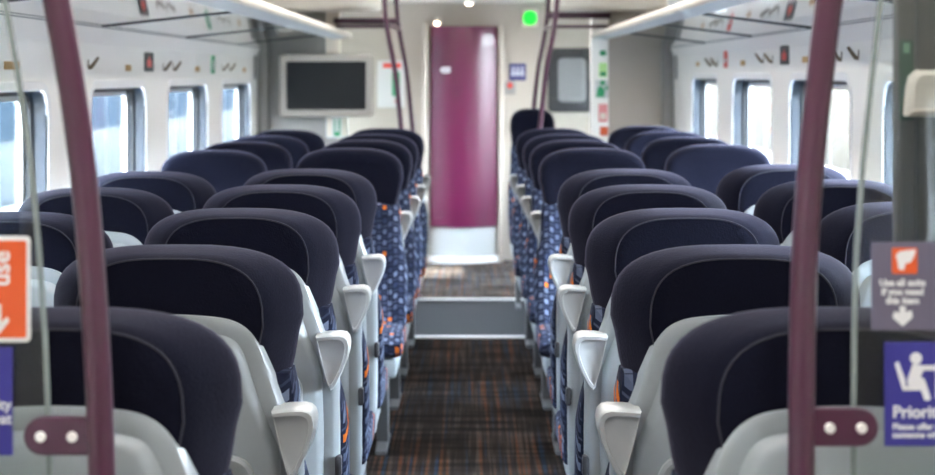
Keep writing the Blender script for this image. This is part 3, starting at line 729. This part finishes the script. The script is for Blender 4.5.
psign(604, 131, 8, 9, MT['orange'], 'orange_sign', 'orange sign at the foot of the white pillar signs', [])

# ------------------------------------------------------------------ ceiling lights of the carriage
for i, x in enumerate((-.42, .36)):
    for j, y in enumerate((-1.0, 1.4, 3.8, 6.2, 8.6)):
        r = empty('ceiling_light', (x, y, 2.26), 'long ceiling light strip', 'light', 'ceiling light strips of the saloon')
        b = MB(); b.box((0, 0, -.01), (.16, 2.0, .02), .004); b.build('frame', MT['trimwhite'], r)
        b = MB(); b.box((0, 0, -.022), (.12, 1.94, .008), .002); b.build('diffuser', MT['lampwhite'], r)
for x in (-.55, .5):
    r = empty('ceiling_light', (x, 11.75, 2.09), 'round vestibule ceiling light', 'light', 'vestibule ceiling lights')
    b = MB(); b.prism(disc(.12, 24), 'z', -.02, .002, .004); b.build('frame', MT['trimwhite'], r)
    b = MB(); b.prism(disc(.095, 24), 'z', -.026, -.018, .002); b.build('diffuser', MT['lampvest'], r)

# ------------------------------------------------------------------ outside
b = MB(); b.box((0, 15, -1.3), (240, 240, .2)); struct(b.build('ground', MT['ballast']))
b = MB(); b.box((-3.6, 15, -.55), (3.4, 120, 1.1), .03); tag(b.build('station_platform', MT['concrete']), 'pale station platform outside the left windows', 'platform')
b = MB(); b.box((3.9, 15, -.55), (4.0, 120, 1.1), .03); tag(b.build('station_platform', MT['concrete']), 'pale station platform outside the right windows', 'platform')
r = empty('railway_carriage', (-7.2, 20, -1.2), 'white and blue railway carriage standing beyond the left platform', 'train')
L0 = -Vector(r.location)
b = MB(); b.box((-7.2, 22, 1.35), (2.6, 60, 3.4), .25); b.build('body', MT['trainwhite'], r, loc=L0)
b = MB(); b.box((-5.89, 22, .92), (.03, 59, .50)); b.build('stripe', MT['trainblue'], r, loc=L0)
for i in range(22):
    b = MB(); b.prism(rrect(1.5, .75, .12, 4, -5+i*2.5, 1.75), 'x', -5.91, -5.885); b.build('window', MT['carglass'], r, loc=L0)
b = MB(); b.box((-7.2, 22, -.72), (2.2, 58, .8), .05); b.build('underframe', MT['dark'], r, loc=L0)
b = MB(); b.box((7.4, 20, .4), (.3, 120, 3.0), .03); tag(b.build('boundary_wall', MT['brick']), 'buff boundary wall beyond the right platform', 'wall')
for i, (x, y, hgt) in enumerate(((11, 18, 5.0), (12, 26, 6.0), (10.5, 34, 5.2), (12, 44, 6.5))):
    r = empty('tree', (x, y, -1.2), 'green tree behind the buff wall outside the right windows', 'tree', 'trees outside')
    b = MB(); b.tube([(0, 0, 0), (.05, 0, hgt*.5), (0, .1, hgt*.8)], [.22, .16, .06], 10); b.build('trunk', MT['bark'], r)
    b = MB()
    for q in range(26):
        a, e = random.uniform(0, 2*PI), random.uniform(-.5, 1)
        rr = random.uniform(.5, 1.0)
        b.sphere((math.cos(a)*1.6*(1-abs(e)*.4), math.sin(a)*1.6*(1-abs(e)*.4), hgt*.72+e*1.5), rr, 9, 6)
    b.build('crown', MT['leaf'], r)

# ------------------------------------------------------------------ daylight and camera
w = bpy.data.worlds.new('sky'); bpy.context.scene.world = w; w.use_nodes = True
N, L = w.node_tree.nodes, w.node_tree.links
bg = N['Background']; tc = N.new('ShaderNodeTexCoord'); sp = N.new('ShaderNodeSeparateXYZ'); L.new(tc.outputs['Generated'], sp.inputs[0])
rp = N.new('ShaderNodeValToRGB'); e = rp.color_ramp.elements
e[0].position = 0.0; e[0].color = (.92, .95, 1, 1); e[1].position = .8; e[1].color = (.62, .78, 1, 1)
L.new(sp.outputs['Z'], rp.inputs['Fac']); L.new(rp.outputs['Color'], bg.inputs['Color']); bg.inputs['Strength'].default_value = 34.0

sl = bpy.data.lights.new('sun', 'SUN'); so = bpy.data.objects.new('sun', sl); COL.objects.link(so)
sl.energy = 45.0; sl.angle = math.radians(1.0); sl.color = (1, .95, .88)
so.rotation_euler = Vector((.75, .22, -.95)).to_track_quat('-Z', 'Y').to_euler()
cam = bpy.data.cameras.new('camera'); co = bpy.data.objects.new('camera', cam); COL.objects.link(co)
co.location = (0, 0, CZ); co.rotation_euler = (PI/2, 0, 0)
cam.sensor_width = 36; cam.lens = F/935*36; cam.clip_start = .05; cam.clip_end = 500
cam.shift_x = -(HX-467.5)/935; cam.shift_y = -(237.5-HY)/935
cam.dof.use_dof = True; cam.dof.focus_distance = 3.4; cam.dof.aperture_fstop = 5.0
sc = bpy.context.scene; sc.camera = co
sc.view_settings.view_transform = 'Standard'; sc.view_settings.look = 'None'; sc.view_settings.gamma = 1; sc.view_settings.use_curve_mapping = False
sc.view_settings.exposure = 1.55
